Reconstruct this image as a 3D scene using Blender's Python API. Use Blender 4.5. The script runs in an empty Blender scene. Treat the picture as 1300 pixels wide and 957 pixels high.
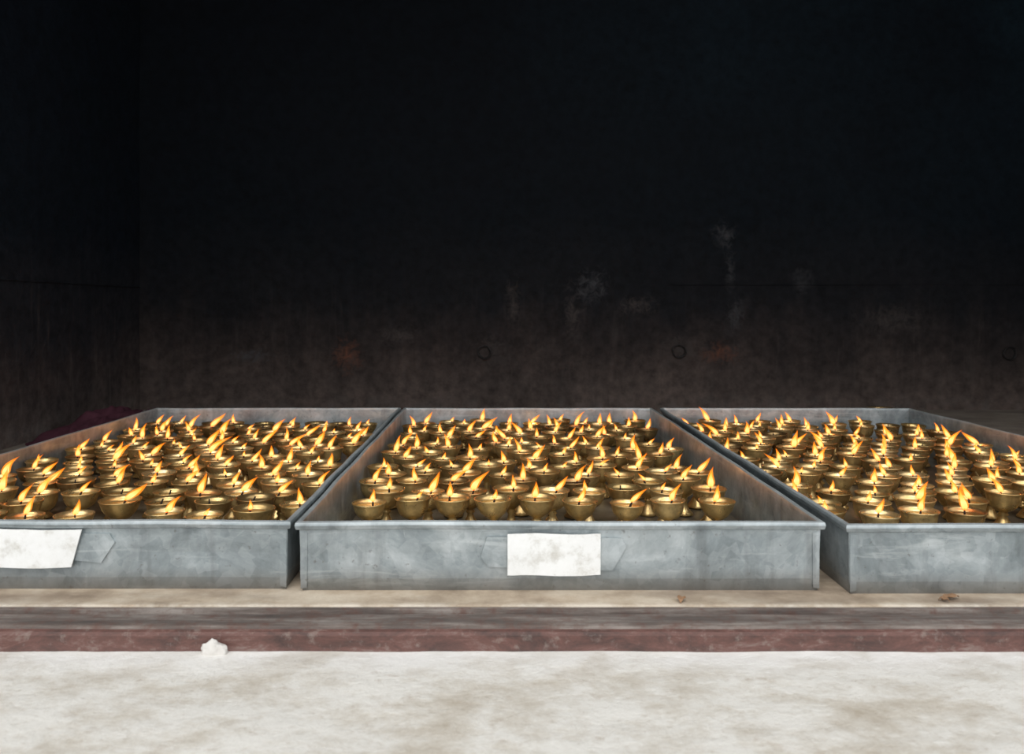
import bpy, math, random
from mathutils import Vector, noise
random.seed(7)
scn=bpy.context.scene
scn.view_settings.view_transform='Standard'
scn.view_settings.look='None'
COL=scn.collection

# ------------------------------------------------------------ helpers
def obj_from(name,verts,faces,mats,midx=None,smooth=False,parent=None,attrs=None):
    me=bpy.data.meshes.new(name)
    me.from_pydata(verts,[],faces)
    for m in mats: me.materials.append(m)
    if midx is not None: me.polygons.foreach_set('material_index',midx)
    if smooth is True: me.polygons.foreach_set('use_smooth',[True]*len(faces))
    elif smooth: me.polygons.foreach_set('use_smooth',smooth)
    if attrs:
        for k,vals in attrs.items():
            a=me.attributes.new(k,'FLOAT','POINT'); a.data.foreach_set('value',vals)
    me.update()
    o=bpy.data.objects.new(name,me); COL.objects.link(o)
    if parent: o.parent=parent
    return o
def box(name,x0,x1,y0,y1,z0,z1,mat,bevel=0,parent=None):
    v=[(x0,y0,z0),(x1,y0,z0),(x1,y1,z0),(x0,y1,z0),(x0,y0,z1),(x1,y0,z1),(x1,y1,z1),(x0,y1,z1)]
    f=[(3,2,1,0),(4,5,6,7),(0,1,5,4),(1,2,6,5),(2,3,7,6),(3,0,4,7)]
    o=obj_from(name,v,f,[mat],parent=parent)
    if bevel:
        b=o.modifiers.new('b','BEVEL'); b.width=bevel; b.segments=3
    return o

class NT:
    def __init__(s,name):
        s.m=bpy.data.materials.new(name); s.m.use_nodes=True
        s.t=s.m.node_tree; s.t.nodes.clear()
        s.out=s.n('ShaderNodeOutputMaterial')
        s.geo=s.n('ShaderNodeNewGeometry')
    def n(s,t,**k):
        nd=s.t.nodes.new(t)
        for a,b in k.items(): setattr(nd,a,b)
        return nd
    def l(s,a,b): s.t.links.new(a,b)
    def put(s,sock,v):
        if isinstance(v,bpy.types.NodeSocket): s.l(v,sock)
        else:
            if isinstance(v,tuple) and len(v)==3 and sock.type=='RGBA': v=v+(1,)
            sock.default_value=v
    def math(s,op,a,b=0.0,c=None,clamp=False):
        n=s.n('ShaderNodeMath',operation=op,use_clamp=clamp)
        s.put(n.inputs[0],a); s.put(n.inputs[1],b)
        if c is not None: s.put(n.inputs[2],c)
        return n.outputs[0]
    def vec(s,scale=(1,1,1),loc=(0,0,0)):
        n=s.n('ShaderNodeMapping'); s.l(s.geo.outputs['Position'],n.inputs['Vector'])
        n.inputs['Scale'].default_value=scale; n.inputs['Location'].default_value=loc
        return n.outputs[0]
    def noise(s,scale,detail=5,rough=.55,vec=None,dist=0):
        n=s.n('ShaderNodeTexNoise'); n.inputs['Scale'].default_value=scale
        n.inputs['Detail'].default_value=detail; n.inputs['Roughness'].default_value=rough
        n.inputs['Distortion'].default_value=dist
        s.l(vec if vec else s.geo.outputs['Position'],n.inputs['Vector'])
        return n.outputs[0]
    def ramp(s,fac,stops):
        n=s.n('ShaderNodeValToRGB'); s.l(fac,n.inputs[0]); e=n.color_ramp.elements
        while len(e)<len(stops): e.new(.5)
        for el,(p,c) in zip(e,stops):
            el.position=p
            el.color=(c,c,c,1) if not isinstance(c,tuple) else c+(1,)
        return n.outputs[0]
    def mix(s,f,a,b,mode='MIX'):
        n=s.n('ShaderNodeMix',data_type='RGBA',blend_type=mode)
        s.put(n.inputs[0],f); s.put(n.inputs[6],a); s.put(n.inputs[7],b)
        return n.outputs[2]
    def bump(s,h,strength=.3,dist=.002):
        n=s.n('ShaderNodeBump'); n.inputs['Strength'].default_value=strength
        n.inputs['Distance'].default_value=dist; s.l(h,n.inputs['Height']); return n.outputs[0]
    def bsdf(s,col,rough=.6,metal=0,normal=None,spec=.5):
        n=s.n('ShaderNodeBsdfPrincipled')
        s.put(n.inputs['Base Color'],col); s.put(n.inputs['Roughness'],rough); s.put(n.inputs['Metallic'],metal)
        s.put(n.inputs['Specular IOR Level'],spec)
        if normal: s.l(normal,n.inputs['Normal'])
        s.l(n.outputs[0],s.out.inputs[0]); return n
    def sep(s):
        n=s.n('ShaderNodeSeparateXYZ'); s.l(s.geo.outputs['Position'],n.inputs[0]); return n.outputs

# ------------------------------------------------------------ materials
def m_wall(name,marks=(),gain=1.0,zoff=0.0,side=False):
    t=NT(name); X,Y,Z=t.sep()
    big=t.noise(2.2,6,.6); fine=t.noise(26,6,.65)
    drip=t.noise(1,5,.6,t.vec((9,9,1.1)))
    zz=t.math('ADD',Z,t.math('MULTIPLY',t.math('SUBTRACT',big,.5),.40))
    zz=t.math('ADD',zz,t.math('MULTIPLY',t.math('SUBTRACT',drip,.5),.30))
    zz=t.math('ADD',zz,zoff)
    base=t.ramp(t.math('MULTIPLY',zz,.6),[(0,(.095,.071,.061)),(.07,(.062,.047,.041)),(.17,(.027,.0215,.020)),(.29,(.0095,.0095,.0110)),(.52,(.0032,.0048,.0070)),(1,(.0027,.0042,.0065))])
    haze=t.math('MULTIPLY',t.math('MULTIPLY_ADD',X,.35,.05,clamp=True),t.math('MULTIPLY_ADD',Z,.8,-.45,clamp=True))
    haze=t.math('MULTIPLY',haze,t.ramp(t.noise(1.3,3,.5),[(.35,.2),(.7,1.0)]))
    base=t.mix(haze,base,(.008,.018,.026))  # bluish smoke haze painted into the wall colour, upper right
    var=t.ramp(fine,[(.3,.65),(.7,1.5)])
    base=t.mix(1.0,base,var,'MULTIPLY')
    low=t.math('MULTIPLY_ADD',Z,-1.6,1.05,clamp=True)
    d2=t.ramp(t.noise(1,4,.6,t.vec((34,34,3.2))),[(.58,0.0),(.74,1.0)])
    base=t.mix(t.math('MULTIPLY',t.math('MULTIPLY',d2,low),.35),base,(.085,.072,.065))
    ch=t.math('MULTIPLY_ADD',Z,-9.0,.75,clamp=True)
    base=t.mix(t.math('MULTIPLY',ch,t.ramp(t.noise(14,5,.7),[(.45,0.0),(.65,.6)])),base,(.14,.128,.12))
    for (mx,mz,rx,rz,c,st) in marks:
        dx=t.math('DIVIDE',t.math('SUBTRACT',X,mx),rx); dz=t.math('DIVIDE',t.math('SUBTRACT',Z,mz),rz)
        d=t.math('SQRT',t.math('ADD',t.math('MULTIPLY',dx,dx),t.math('MULTIPLY',dz,dz)))
        k=t.math('SUBTRACT',1.0,d)
        k=t.math('ADD',k,t.math('MULTIPLY',t.math('SUBTRACT',t.noise(30,4,.7,dist=1.0),.52),4.2))
        k=t.math('MULTIPLY',k,t.math('SUBTRACT',1.5,d,clamp=True))
        k=t.math('MULTIPLY',k,st,clamp=True)
        base=t.mix(k,base,c)
    if gain!=1: base=t.mix(1.0,base,(gain,gain,gain),'MULTIPLY')
    h=t.math('ADD',fine,t.math('MULTIPLY',t.noise(7,4),1.5))
    t.bsdf(base,.75,0,t.bump(h,.6,.007),.12)
    return t.m
pale=(.060,.060,.063); rust=(.13,.054,.033)
br=(.058,.049,.045)
marks=[(.41,.545,.09,.10,pale,.6),(1.0,.78,.06,.07,pale,.55),(1.03,.62,.03,.10,pale,.5),(-.68,.23,.07,.10,rust,.65),
 (.98,.25,.10,.06,rust,.5),(-1.10,.24,.10,.04,pale,.7),(1.35,.58,.06,.08,pale,.3),(.32,.42,.05,.13,br,.7),
 (.62,.46,.10,.05,br,.65),(1.05,.42,.05,.10,pale,.5),(-.45,.33,.12,.05,br,.6),(1.75,.4,.2,.08,br,.5),(.06,.48,.04,.12,br,.6),
 (-.03,.26,.10,.09,br,.6),(.80,.27,.10,.08,br,.6)]
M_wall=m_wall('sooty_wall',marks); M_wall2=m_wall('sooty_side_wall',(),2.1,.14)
t=NT('sooty_ceiling'); t.bsdf(t.mix(t.noise(4),(.004,.004,.005),(.012,.011,.011)),.9,0,None,.1); M_ceil=t.m

t=NT('niche_floor_stone'); X,Y,Z=t.sep()
a=t.noise(9,8,.65); b=t.noise(3,4,.6,t.vec((1,3,1)))
c=t.ramp(a,[(.28,(.24,.18,.125)),(.5,(.47,.38,.285)),(.72,(.66,.58,.47))])
c=t.mix(t.ramp(b,[(.46,0.0),(.68,.65)]),c,(.15,.11,.085))
lip=t.math('MULTIPLY_ADD',Y,-60,74.2,clamp=True)
c=t.mix(t.math('MULTIPLY',lip,t.ramp(t.noise(16,6,.7),[(.4,0.0),(.6,.6)])),c,(.78,.73,.64))
rear_tone=t.math('MULTIPLY_ADD',Y,.9,-1.25,clamp=True)
c=t.mix(t.math('MULTIPLY',rear_tone,.66),c,(.12,.105,.098))  # stone mixed greyer and darker with depth into the niche
t.bsdf(c,.8,0,t.bump(t.noise(60,6,.7),.5,.004),.3); M_floor=t.m

t=NT('whitewashed_stone'); X,Y,Z=t.sep()
a=t.noise(9,9,.74,t.vec((1,1.3,1)),.1); b=t.noise(60,6,.7)
c=t.ramp(a,[(.28,(.46,.40,.32)),(.43,(.62,.575,.505)),(.56,(.76,.735,.685))])
c=t.mix(t.ramp(b,[(.58,0.0),(.74,.5)]),c,(.42,.37,.30))
n3=t.noise(30,8,.75,t.vec((1,1.6,1),(3,1,0)),.2)
c=t.mix(t.ramp(n3,[(.56,0.0),(.68,.5)]),c,(.44,.36,.28))
top=t.math('MULTIPLY_ADD',Y,14.0,-14.8,clamp=True)
c=t.mix(t.math('MULTIPLY',top,t.ramp(t.noise(11,5,.6),[(.38,.3),(.6,.95)])),c,(.88,.865,.84))
t.bsdf(c,.85,0,t.bump(t.math('ADD',t.noise(34,8,.7),a),.7,.005),.25); M_white=t.m

t=NT('outdoor_paving'); a=t.noise(5,8,.6)
t.bsdf(t.ramp(a,[(.3,(.25,.24,.22)),(.7,(.42,.40,.37))]),.85,0,t.bump(t.noise(40),.4,.004)); M_pave=t.m

t=NT('worn_steel_rail'); a=t.noise(5,8,.7,t.vec((1,9,9))); b=t.noise(45,6,.7)
c=t.ramp(a,[(.3,(.055,.042,.038)),(.5,(.15,.12,.105)),(.7,(.33,.29,.26))])
c=t.mix(t.ramp(b,[(.48,0.0),(.68,.65)]),c,(.13,.055,.038))
t.bsdf(c,.6,.2,t.bump(b,.4,.002)); M_rail=t.m
t=NT('red_oxide_rail_face'); a=t.noise(9,9,.80,t.vec((1,3,3)),.3); b=t.noise(50,6,.7)
c=t.ramp(a,[(.30,(.032,.022,.020)),(.43,(.080,.041,.034)),(.54,(.135,.062,.050)),(.64,(.20,.145,.128)),(.74,(.38,.35,.32))])
c=t.mix(t.ramp(b,[(.56,0.0),(.72,.6)]),c,(.28,.24,.21))
t.bsdf(c,.6,0,t.bump(b,.4,.002)); M_red=t.m

def m_galv(name,dark=1.0):
    t=NT(name)
    v=t.n('ShaderNodeTexVoronoi'); v.inputs['Scale'].default_value=60; t.l(t.geo.outputs['Position'],v.inputs['Vector'])
    sp=t.n('ShaderNodeSeparateColor'); t.l(v.outputs['Color'],sp.inputs[0])
    a=t.noise(8,8,.70,dist=.5); d=t.noise(1,5,.6,t.vec((26,26,4)))
    c=t.ramp(a,[(.3,(.15*dark,.185*dark,.195*dark)),(.52,(.34*dark,.39*dark,.405*dark)),(.72,(.60*dark,.65*dark,.66*dark))])
    c=t.mix(.16,c,t.ramp(sp.outputs[0],[(0,.12*dark),(1,.65*dark)]))
    c=t.mix(t.ramp(d,[(.52,0.0),(.72,.5)]),c,(.13*dark,.14*dark,.14*dark))
    sc_=t.noise(1,6,.7,t.vec((5,5,40)),.5)
    c=t.mix(t.ramp(sc_,[(.56,0.0),(.70,.4)]),c,(.70,.74,.74))
    sp2=t.noise(90,4,.6)
    c=t.mix(t.ramp(sp2,[(.64,0.0),(.72,.5)]),c,(.12,.10,.085))
    X,Y,Z=t.sep()
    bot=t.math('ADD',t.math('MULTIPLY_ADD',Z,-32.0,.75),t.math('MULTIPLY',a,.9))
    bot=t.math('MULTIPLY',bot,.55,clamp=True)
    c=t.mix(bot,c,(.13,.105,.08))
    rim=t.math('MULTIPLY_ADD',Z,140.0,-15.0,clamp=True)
    c=t.mix(t.math('MULTIPLY',rim,.5),c,(.78,.84,.85))  # bright rim highlight painted into the sheet colour
    r=t.ramp(t.noise(18,5),[(.3,.30),(.7,.56)])
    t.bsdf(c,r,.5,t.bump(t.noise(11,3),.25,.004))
    return t.m
M_galv=m_galv('galvanised_sheet'); 
t=NT('greasy_tray_floor'); a=t.noise(14,6,.6)
t.bsdf(t.ramp(a,[(.3,(.10,.085,.06)),(.7,(.28,.25,.20))]),.35,.4,t.bump(a,.2,.003)); M_tfloor=t.m
t=NT('white_label'); a=t.noise(25,7,.7); b=t.noise(80,5,.7)
c=t.ramp(a,[(.32,(.56,.54,.49)),(.5,(.80,.80,.78)),(.7,(.86,.86,.85))])
c=t.mix(t.ramp(b,[(.66,0.0),(.74,.6)]),c,(.4,.34,.26))
t.bsdf(c,.6,0,t.bump(a,.3,.002)); M_label=t.m

t=NT('aged_brass')
at=t.n('ShaderNodeAttribute',attribute_name='tint'); a=t.noise(45,5,.65); a2=t.noise(16,4,.6)
c=t.ramp(at.outputs['Fac'],[(0,(.34,.225,.10)),(.4,(.66,.46,.19)),(.75,(.86,.62,.27)),(1,(.95,.74,.38))])
c=t.mix(t.ramp(a,[(.48,0.0),(.75,.65)]),c,(.26,.16,.065))
c=t.mix(t.ramp(a2,[(.46,0.0),(.68,.35)]),c,(.28,.18,.08))
X,Y,Z=t.sep()
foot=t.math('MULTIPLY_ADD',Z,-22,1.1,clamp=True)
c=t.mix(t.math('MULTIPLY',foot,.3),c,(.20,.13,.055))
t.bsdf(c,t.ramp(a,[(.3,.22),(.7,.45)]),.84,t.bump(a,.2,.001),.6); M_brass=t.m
t=NT('melted_butter'); at=t.n('ShaderNodeAttribute',attribute_name='tint')
c=t.ramp(at.outputs['Fac'],[(0,(.03,.017,.008)),(.3,(.30,.15,.04)),(1,(.70,.41,.12))])
t.bsdf(c,.13,0); M_butter=t.m
t=NT('charred_wick'); t.bsdf((.02,.013,.01),.9); M_wick=t.m
def m_flame(name,stops,strength,alpha,samp=True):
    t=NT(name); at=t.n('ShaderNodeAttribute',attribute_name='fl')
    e=t.n('ShaderNodeEmission'); t.l(t.ramp(at.outputs['Fac'],stops),e.inputs[0]); e.inputs[1].default_value=strength
    tr=t.n('ShaderNodeBsdfTransparent'); mx=t.n('ShaderNodeMixShader')
    t.l(t.ramp(at.outputs['Fac'],alpha),mx.inputs[0]); t.l(tr.outputs[0],mx.inputs[1]); t.l(e.outputs[0],mx.inputs[2])
    t.l(mx.outputs[0],t.out.inputs[0])
    if not samp: t.m.cycles.emission_sampling='NONE'
    return t.m
M_fo=m_flame('flame_outer',[(0,(1,.16,.010)),(.3,(1,.29,.022)),(.7,(1,.27,.018)),(1,(1,.18,.008))],1.7,[(0,.06),(.2,.38),(.8,.52),(1,.2)],False)
M_fi=m_flame('flame_core',[(0,(1,.14,.010)),(.16,(1,.235,.065)),(.42,(1,.28,.115)),(.72,(1,.21,.038)),(1,(1,.13,.009))],5.3,[(0,.25),(.16,.88),(.7,.90),(1,.25)],False)

# ------------------------------------------------------------ room shell
WY=3.55; XL=-1.60; XR=2.6; CZ=2.35
def wall_mesh(name,axis,pos,u0,u1,z0,z1,mat,th):
    nu=int((u1-u0)/.05); nz=int((z1-z0)/.05); v=[];f=[]
    for layer in (0,1):
        for j in range(nz+1):
            for i in range(nu+1):
                u=u0+(u1-u0)*i/nu; z=z0+(z1-z0)*j/nz
                d=noise.noise(Vector((u*1.7,z*1.7,pos)))*.006 if layer==0 else th
                v.append((u,pos+d,z) if axis=='y' else (pos+d,u,z))
    N=(nu+1)*(nz+1)
    def q(a,b,c,d): f.append((a,b,c,d))
    for L in (0,1):
        for j in range(nz):
            for i in range(nu):
                a=L*N+j*(nu+1)+i; b=a+1; c=b+nu+1; d=a+nu+1
                q(a,b,c,d) if L==0 else q(d,c,b,a)
    for i in range(nu):
        q(i,i+N,i+1+N,i+1); k=nz*(nu+1)+i; q(k,k+1,k+1+N,k+N)
    for j in range(nz):
        k=j*(nu+1); q(k,k+nu+1,k+nu+1+N,k+N); k+=nu; q(k,k+N,k+nu+1+N,k+nu+1)
    return obj_from(name,v,f,[mat],smooth=False)
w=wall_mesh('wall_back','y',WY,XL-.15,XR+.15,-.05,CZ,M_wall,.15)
wl=wall_mesh('wall_left','x',XL,.9,WY-.008,-.05,CZ,M_wall2,-.15)
wr=wall_mesh('wall_right','x',XR,.9,WY-.008,-.05,CZ,M_wall2,.15)
box('seam_low',.75,XR-.01,WY-.0065,WY+.01,.556,.559,M_wall,.001,w)
box('seam_side',XL-.01,XL+.007,1.2,WY-.01,.545,.549,M_wall2,.001,wl)
box('ceiling',XL-.15,XR+.15,.95,WY+.15,CZ,CZ+.12,M_ceil)
box('floor',XL-.15,XR+.15,1.222,WY+.15,-.12,0,M_floor,.004)

def step():
    x0,x1,y0,y1=-2.6,3.6,.38,1.1435; nx,ny=310,42; v=[];f=[]
    for j in range(ny+1):
        for i in range(nx+1):
            x=x0+(x1-x0)*i/nx; y=y0+(y1-y0)*j/ny
            z=-.037+noise.noise(Vector((x*6,y*9,1)))*.0018+noise.noise(Vector((x*25,y*30,3)))*.0008
            v.append((x,y,z))
    for j in range(ny):
        for i in range(nx):
            a=j*(nx+1)+i; f.append((a,a+1,a+nx+2,a+nx+1))
    b=len(v)
    for i in range(nx+1): v.append((x0+(x1-x0)*i/nx,y0-.002,-.62))
    for i in range(nx): f.append((b+i,b+i+1,i+1,i))
    c=len(v); v+= [(x0,y1,-.62),(x1,y1,-.62)]
    f.append((b,)+tuple(range(0,(nx+1)*(ny+1),nx+1))+(c,)); 
    f.append((b+nx,c+1)+tuple(reversed(range(nx,(nx+1)*(ny+1),nx+1))))
    return obj_from('whitewashed_step',v,f,[M_white])
step()
box('ground',-7,8,-7,.375,-.72,-.62,M_pave)

def extr(name,prof,x0,x1,mats,mi,parent=None):
    n=len(prof); segs=160; v=[];f=[];m=[]
    for i in range(segs+1):
        x=x0+(x1-x0)*i/segs
        for (y,z) in prof:
            v.append((x,y+noise.noise(Vector((x*3,y,z*5)))*.0015,z+(noise.noise(Vector((x*3.3,z,7)))*.0010+noise.noise(Vector((x*14,z,3)))*.0006)))
    for i in range(segs):
        for k in range(n):
            a=i*n+k;b=i*n+(k+1)%n; f.append((a,a+n,b+n,b)); m.append(mi[k])
    f.append(tuple(range(n))); m.append(0); f.append(tuple(reversed(range(segs*n,segs*n+n)))); m.append(0)
    return obj_from(name,v,f,mats,m,parent=parent)
prof=[(1.219,-.120),(1.219,-.002),(1.212,-.0005),(1.207,-.002),(1.206,-.010),(1.198,-.010),(1.196,-.004),(1.160,-.003),(1.155,-.0045),(1.154,-.009),(1.149,-.011),(1.147,-.016),(1.147,-.120)]
mi=[0]*9+[1,1,1,1]
extr('threshold_rail',prof,XL-.9,XR+.9,[M_rail,M_red],mi)

# ------------------------------------------------------------ trays
H=.112
def tray(name,x0,x1,y0,y1,label=None,rot=0):
    pts=[]
    def side(a,b,nrm,n):
        for i in range(n):
            t_=i/n; p=(a[0]+(b[0]-a[0])*t_,a[1]+(b[1]-a[1])*t_)
            k=math.sin(math.pi*t_)
            w_=noise.noise(Vector((p[0]*5,p[1]*5,x0)))*.005*min(1,k*2)
            if i==0: pts.append((p,None,0,0))
            else: pts.append((p,nrm,w_,k))
    A=(x0,y0);B=(x1,y0);C=(x1,y1);D=(x0,y1)
    side(A,B,(0,-1),40); side(B,C,(1,0),50); side(C,D,(0,1),40); side(D,A,(-1,0),50)
    cor={0:(-1,-1),40:(1,-1),90:(1,1),130:(-1,1)}
    prof=[(-.004,0),(-.001,.02),(-.001,.06),(0,H-.013),(.005,H-.011),(.0065,H-.005),(.0055,H),(.001,H+.0015),(-.003,H),(-.0035,H-.006),(-.004,.06),(-.008,.002)]
    n=len(prof); v=[];f=[];m=[]
    for i,(p,nr,w_,k) in enumerate(pts):
        if nr is None: nr=cor[i]
        for q,(o,z) in enumerate(prof):
            ww=w_*math.sin(min(1,z/H)*math.pi*.75+.1)
            dz=noise.noise(Vector((p[0]*4,p[1]*4,9)))*.0025*(z/H)
            v.append((p[0]+nr[0]*(o+ww),p[1]+nr[1]*(o+ww),z+dz))
    N=len(pts)
    for i in range(N):
        j=(i+1)%N
        for q in range(n-1):
            f.append((i*n+q,j*n+q,j*n+q+1,i*n+q+1)); m.append(0)
    f.append(tuple(i*n+n-1 for i in range(N))); m.append(1)
    f.append(tuple(reversed([i*n for i in range(N)]))); m.append(0)
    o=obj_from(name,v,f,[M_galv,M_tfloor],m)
    for sx,xx in ((1,x0),(-1,x1)):
        vv=[];P=[(.002,.004),(.012,.006),(.013,.094),(.002,.096)]
        for yy in (y0-.0008,y0+.002):
            for (a,b) in P: vv.append((xx+sx*a,yy,b))
        ff=[(0,1,2,3),(7,6,5,4)]+[(k,k+4,(k+1)%4+4,(k+1)%4) for k in range(4)]
        obj_from('corner_seam',vv,ff,[M_galv],parent=o)
    if label:
        lx0,lx1,z0,z1,sk,px0,px1=label
        P=[(px0+.012,z0+.012),(px0,z0+.028),(px0+.010,z1-.006),(px1-.008,z1-.008),(px1,z1-.022),(px1-.022,z0+.006)]
        vv=[(a,y0-.0028,b) for a,b in P]+[(a,y0+.0005,b) for a,b in P]
        ff=[tuple(range(6))[::-1],tuple(range(6,12))]+[(k,(k+1)%6,(k+1)%6+6,k+6) for k in range(6)]
        obj_from('label_backing_patch',vv,ff,[M_galv],parent=o)
        nx,nz=14,6; vv=[];ff=[]
        for L in (0,1):
            for j in range(nz+1):
                for i in range(nx+1):
                    u=i/nx; w_=j/nz; x=lx0+(lx1-lx0-sk*(1-w_))*u; z=z0+(z1-z0)*w_
                    z+=noise.noise(Vector((x*40,z*60,2)))*.0006+ (.001*math.sin(u*7))
                    vv.append((x,y0-.0085-.0012*math.sin(u*5+w_*2)+L*.0022,z))
        Nn=(nx+1)*(nz+1)
        for L in (0,1):
            for j in range(nz):
                for i in range(nx):
                    a=L*Nn+j*(nx+1)+i; q=(a,a+1,a+nx+2,a+nx+1); ff.append(q if L==0 else q[::-1])
        for i in range(nx):
            ff.append((i,i+Nn,i+1+Nn,i+1)); k=nz*(nx+1)+i; ff.append((k,k+1,k+1+Nn,k+Nn))
        for j in range(nz):
            k=j*(nx+1); ff.append((k,k+nx+1,k+nx+1+Nn,k+Nn)); k+=nx; ff.append((k,k+Nn,k+nx+1+Nn,k+nx+1))
        obj_from('white_label_plate',vv,ff,[M_label],parent=o)
    return o
YB=2.72
T=[(-1.17,-.343,1.29,YB),(-.322,.517,1.283,YB),(.556,1.40,1.268,YB)]
tray('steel_lamp_tray',*T[0],label=(-.86,-.672,.038,.099,.018,-.72,-.622))
tray('steel_lamp_tray',*T[1],label=(.013,.162,.028,.094,0,-.030,.204))
tray('steel_lamp_tray',*T[2])

# ------------------------------------------------------------ butter lamps
PROFS=[
 [(.0215,0),(.0225,.003),(.0195,.007),(.0135,.015),(.0085,.024),(.0066,.031),(.0098,.034),(.0098,.0365),(.0070,.0395),(.0095,.042),(.017,.046),(.026,.053),(.032,.062),(.0345,.071),(.0352,.076),(.0380,.0795),(.0385,.0815),(.0368,.082),(.0345,.077),(.033,.072)],
 [(.0225,0),(.0235,.003),(.018,.009),(.0115,.019),(.0080,.028),(.0112,.031),(.0080,.0345),(.0105,.038),(.020,.042),(.028,.050),(.0325,.061),(.0338,.071),(.0342,.075),(.0370,.0785),(.0375,.0805),(.0358,.081),(.0330,.075),(.032,.070)],
 [(.020,0),(.021,.0025),(.015,.008),(.0085,.017),(.0064,.029),(.0098,.033),(.0068,.037),(.009,.041),(.016,.046),(.025,.054),(.0325,.065),(.0370,.077),(.0388,.0815),(.0392,.083),(.0374,.0833),(.0345,.076),(.033,.072)]]
SEG=20
LIGHTPOS=[]
class Acc:
    def __init__(s): s.v=[];s.f=[];s.m=[];s.sm=[];s.t=[];s.fl=[]
def add_rev(A,cx,cy,cz,prof,sc,tint,mat,seg=SEG,cap=None,tilt=(0,0),capbot=True):
    b=len(A.v); n=len(prof)
    for (r,z) in prof:
        for k in range(seg):
            a=2*math.pi*k/seg; x=r*sc*math.cos(a); y=r*sc*math.sin(a)
            A.v.append((cx+x+z*tilt[0],cy+y+z*tilt[1],cz+z*sc-x*tilt[0]-y*tilt[1]))
            A.t.append(tint); A.fl.append(0)
    for i in range(n-1):
        for k in range(seg):
            k2=(k+1)%seg
            A.f.append((b+i*seg+k,b+i*seg+k2,b+(i+1)*seg+k2,b+(i+1)*seg+k)); A.m.append(mat)
    if capbot: A.f.append(tuple(b+k for k in reversed(range(seg)))); A.m.append(mat)
    if cap is not None: A.f.append(tuple(b+(n-1)*seg+k for k in range(seg))); A.m.append(cap)
def add_flame(A,cx,cy,cz,h,R,lean,curl,mat,t0=0,shr=1,amp=.09,pw=1.5):
    seg=10; prof=[(0,.20),(.05,.52),(.12,.82),(.22,1),(.33,.97),(.44,.84),(.55,.67),(.66,.50),(.77,.33),(.87,.19),(.95,.08),(1,.015)]
    b=len(A.v)
    for (t_,r) in prof:
        tt=t0+t_*shr
        off=tt**pw
        sx=lean[0]*off*h+math.sin(tt*4.4+curl*2.8)*amp*h*tt; sy=lean[1]*off*h
        z=h*tt
        for k in range(seg):
            a=2*math.pi*k/seg
            A.v.append((cx+sx+R*r*math.cos(a),cy+sy+R*r*math.sin(a)*.8,cz+z-lean[0]*R*r*math.cos(a)*min(1,tt*2)*.6))
            A.t.append(0); A.fl.append(t_)
    n=len(prof)
    for i in range(n-1):
        for k in range(seg):
            k2=(k+1)%seg
            A.f.append((b+i*seg+k,b+i*seg+k2,b+(i+1)*seg+k2,b+(i+1)*seg+k)); A.m.append(mat)
    A.f.append(tuple(b+k for k in reversed(range(seg)))); A.m.append(mat)
def lamp(A,x,y,z0,sc,lit,lean,tint,lim=(-9,9)):
    p=random.choice(PROFS)
    tl=(random.gauss(0,.014),random.gauss(0,.014))
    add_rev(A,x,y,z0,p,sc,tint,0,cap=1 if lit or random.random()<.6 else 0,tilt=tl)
    bz=z0+p[-1][1]*sc
    wx=x+random.uniform(-.007,.007); wy=y+random.uniform(-.007,.007)
    add_rev(A,wx,wy,bz-.001,[(.0022,0),(.0020,.006),(.0014,.011),(.0016,.0135)],1,0,2,seg=6,cap=2,tilt=(max(-1,min(1,lean[0]))*.4,0))
    if lit:
        h=random.choice((random.uniform(.015,.025),random.uniform(.024,.034),random.uniform(.028,.038),random.uniform(.034,.048)))
        R=h*random.uniform(.12,.18)+.0018
        c=random.uniform(-1,1); am=random.uniform(.03,.13); pw=random.uniform(1.1,1.9)
        # keep the flame inside its own tray
        lx=min(max(lean[0],(lim[0]+.018-wx)/h),(lim[1]-.018-wx)/h); lean=(lx,lean[1])
        add_flame(A,wx+lean[0]*.003,wy,bz+.008,h,R,lean,c,3,amp=am,pw=pw)
        add_flame(A,wx+lean[0]*.003,wy,bz+.0085,h*.92,R*.70,lean,c,4,0.0,.83,amp=am,pw=pw)
        LIGHTPOS.append((wx+lean[0]*.003+lean[0]*.13*h,wy,bz+.0085+h*.28,h))
def fill(name,x0,x1,ys,y1,leanx,hseed,sp=.0850):
    random.seed(hseed); A=Acc(); placed=[]
    row=0; y=ys
    while y<y1-.05:
        x=x0+.046+(sp*.45 if row%2 else 0)+random.uniform(-.003,.006)
        while x<x1-.044:
            if random.random()>.05:
                sc=random.uniform(.88,1.0)
                for tr in range(12):
                    j=.016*(1-tr/12)
                    px=min(max(x+random.uniform(-j,j),x0+.047),x1-.047); py=min(y+random.uniform(-j,j),y1-.050)
                    if all((px-a)**2+(py-b)**2>(.0395*(sc+c))**2 for a,b,c in placed[-40:]): break
                else: x+=sp; continue
                placed.append((px,py,sc))
                lit=random.random()<.92
                lx=max(-1.2,min(1.3,random.gauss(leanx,.44))); ly=random.gauss(-.05,.22)
                lamp(A,px,py,.0035,sc,lit,(lx,ly),min(1,max(0,random.gauss(.62,.25))) if lit else random.uniform(0,.5),(x0,x1))
            x+=sp
        y+=sp*.96; row+=1
    sm=[m!=1 for m in A.m]
    o=obj_from(name,A.v,A.f,[M_brass,M_butter,M_wick,M_fo,M_fi],A.m,sm,attrs={'tint':A.t,'fl':A.fl})
    print(name,len(placed))
    return o
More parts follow.
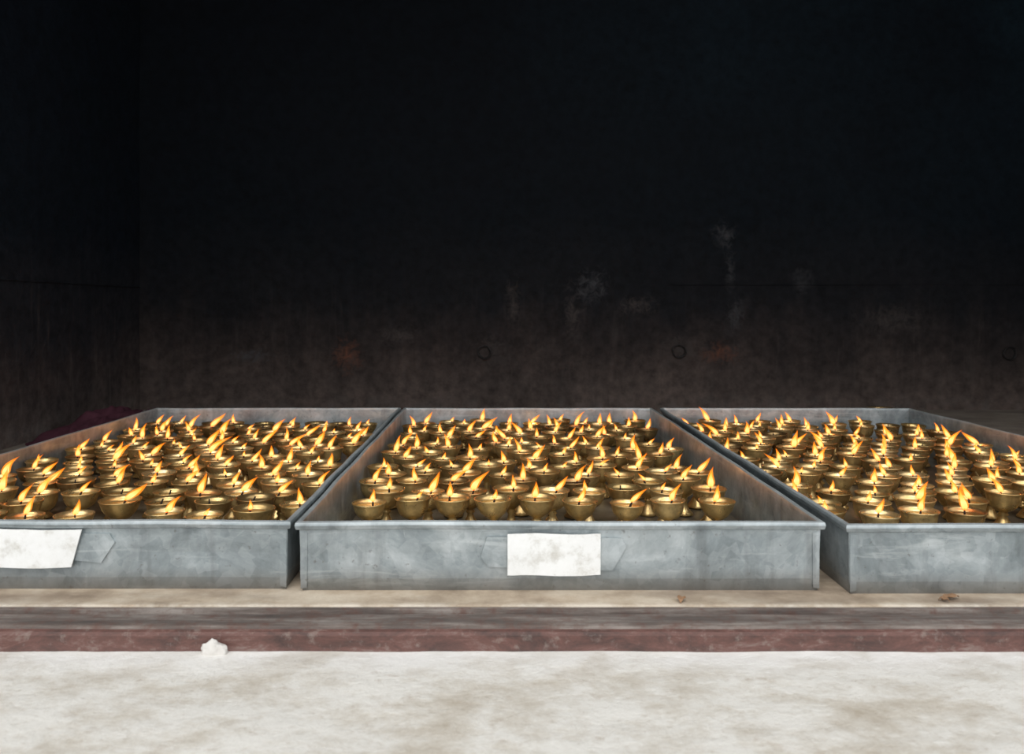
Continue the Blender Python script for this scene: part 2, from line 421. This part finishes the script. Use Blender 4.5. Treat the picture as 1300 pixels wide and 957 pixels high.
for (i_,ys_,ln_,sd_) in ((0,1.47,.58,11),(1,1.57,.25,22),(2,1.47,-.32,33)):
    LIGHTPOS.clear()
    o_=fill('butter_lamps',T[i_][0],T[i_][1],ys_,YB,ln_,sd_)
    # real light given off by the flames: a tiny warm light sits inside every second flame
    for (lx_,ly_,lz_,h_) in LIGHTPOS[::2]:
        ld=bpy.data.lights.new('flame_light','POINT'); ld.energy=.070*(h_/.03); ld.color=(1,.48,.15); ld.shadow_soft_size=.003
        lo=bpy.data.objects.new('flame_light',ld); COL.objects.link(lo); lo.location=(lx_,ly_,lz_); lo.parent=o_

A=Acc(); random.seed(3)
lamp(A,1.36,2.84,0.0005,1.2,False,(0,0),.1)
obj_from('spare_butter_lamp',A.v,A.f,[M_brass,M_butter,M_wick,M_fo,M_fi],A.m,True,attrs={'tint':A.t,'fl':A.fl})

# ------------------------------------------------------------ pipe stubs in wall
t=NT('blackened_iron'); t.bsdf((.02,.017,.016),.5,.5,t.bump(t.noise(60),.8,.004)); M_iron=t.m
t=NT('pipe_bore'); t.bsdf((.003,.003,.003),.9); M_bore=t.m
for (px,pz) in ((-.067,.257),(.80,.262),(2.27,.252)):
    seg=24
    rings=[(.026,.02),(.027,-.006),(.031,-.008),(.032,-.010),(.030,-.012),(.027,-.0125),(.025,-.010),(.022,.015)]
    v=[];f=[];m=[]
    for r,d in rings:
        for k in range(seg):
            a=2*math.pi*k/seg; rr=r*(1+.13*noise.noise(Vector((math.cos(a)*1.3,math.sin(a)*1.3,px*9)))); v.append((px+rr*math.cos(a),WY+d,pz+rr*math.sin(a)))
    for i in range(len(rings)-1):
        for k in range(seg):
            k2=(k+1)%seg; f.append((i*seg+k,i*seg+k2,(i+1)*seg+k2,(i+1)*seg+k)); m.append(0 if i<6 else 1)
    f.append(tuple((len(rings)-1)*seg+k for k in range(seg))); m.append(1)
    obj_from('pipe_stub',v,f,[M_iron,M_bore],m,True)

# ------------------------------------------------------------ cloth rag
t=NT('maroon_cloth'); a=t.noise(30)
t.bsdf(t.mix(a,(.05,.018,.028),(.12,.042,.058)),.95,0,t.bump(t.noise(250),.4,.001),.1); M_cloth=t.m
v=[];f=[];nx,ny=60,48
for j in range(ny+1):
    for i in range(nx+1):
        u=i/nx*2-1; w_=j/ny*2-1
        r=math.sqrt(u*u+w_*w_); rim=1+.15*noise.noise(Vector((u*2,w_*2,5)))
        x=-1.395+u*.165*rim; y=2.90+w_*.28*rim
        hgt=max(0,1-r*.85)
        z=.003+.105*hgt**.7*(.75+.5*noise.noise(Vector((u*2.2,w_*2.2,1))))+.030*abs(noise.noise(Vector((u*6,w_*5,2))))*min(1,hgt*3+.2)
        v.append((x,y,z))
for j in range(ny):
    for i in range(nx):
        a=j*(nx+1)+i; f.append((a,a+1,a+nx+2,a+nx+1))
o=obj_from('maroon_cloth_rag',v,f,[M_cloth],smooth=True)
s=o.modifiers.new('s','SOLIDIFY'); s.thickness=.002; s.offset=1

# ------------------------------------------------------------ debris
t=NT('dry_leaf'); t.bsdf(t.mix(t.noise(80),(.20,.10,.05),(.40,.24,.13)),.8); M_leaf=t.m
def leaf(x,y,z,L,rot,wd=.4):
    v=[];f=[];n=8
    for i in range(n+1):
        u=i/n; w_=math.sin(math.pi*min(1,u*.97+.02))**.8*L*wd*.5
        for s_ in (-1,0,1):
            a=(u-.5)*L; b=s_*w_; zz=abs(s_)*w_*.5+.004*math.sin(u*3.1)+.002*math.sin(u*9)
            v.append((x+a*math.cos(rot)-b*math.sin(rot),y+a*math.sin(rot)+b*math.cos(rot),z+zz))
    for i in range(n):
        for k in (0,1):
            a=i*3+k; f.append((a,a+1,a+4,a+3))
    o=obj_from('dry_leaf',v,f,[M_leaf],smooth=True); s=o.modifiers.new('s','SOLIDIFY'); s.thickness=.0006
leaf(.705,1.245,.0008,.034,.3); leaf(.283,1.238,.0008,.020,1.2,.7); leaf(.69,1.236,.0008,.015,-.5,.6)
t=NT('white_plaster'); t.bsdf(t.mix(t.noise(60),(.50,.47,.43),(.75,.73,.70)),.85,0,t.bump(t.noise(90),.6,.002)); M_chip=t.m
import bmesh
def chip(x,y,z,sx,sy,sz,seed,name='plaster_lump'):
    bm=bmesh.new(); bmesh.ops.create_icosphere(bm,subdivisions=4,radius=1)
    for q in bm.verts:
        d=1+.35*noise.noise(q.co*1.5+Vector((seed,0,0)))+.12*noise.noise(q.co*5+Vector((seed,3,0)))
        q.co*=d; q.co.x*=sx; q.co.y*=sy; q.co.z=max(q.co.z,-.3)*sz
        q.co+=Vector((x,y,z))
    me=bpy.data.meshes.new(name); bm.to_mesh(me); bm.free(); me.materials.append(M_chip)
    me.polygons.foreach_set('use_smooth',[True]*len(me.polygons))
    o=bpy.data.objects.new(name,me); COL.objects.link(o)
chip(-.408,1.136,-.034,.019,.006,.015,1)

# ------------------------------------------------------------ light
wd=bpy.data.worlds.new('overcast_sky'); scn.world=wd; wd.use_nodes=True
bg=wd.node_tree.nodes['Background']; bg.inputs[0].default_value=(.94,.97,1.0,1); bg.inputs[1].default_value=1.5
sl=bpy.data.lights.new('hazy_sun','SUN'); sl.energy=1.2; sl.angle=math.radians(40); sl.color=(1,.95,.88)
so=bpy.data.objects.new('hazy_sun',sl); COL.objects.link(so); so.location=(-1,-3,4)
so.rotation_euler=Vector((.15,.72,-1)).to_track_quat('-Z','Y').to_euler()

# ------------------------------------------------------------ camera
cd=bpy.data.cameras.new('camera'); cam=bpy.data.objects.new('camera',cd); COL.objects.link(cam)
cam.location=(0,0,.457); cam.rotation_euler=(math.pi/2,0,0)
cd.sensor_width=36; cd.lens=28.0; cd.shift_x=.0123; cd.shift_y=-.068; cd.clip_start=.02
cd.dof.use_dof=True; cd.dof.focus_distance=1.75; cd.dof.aperture_fstop=5.6
scn.camera=cam
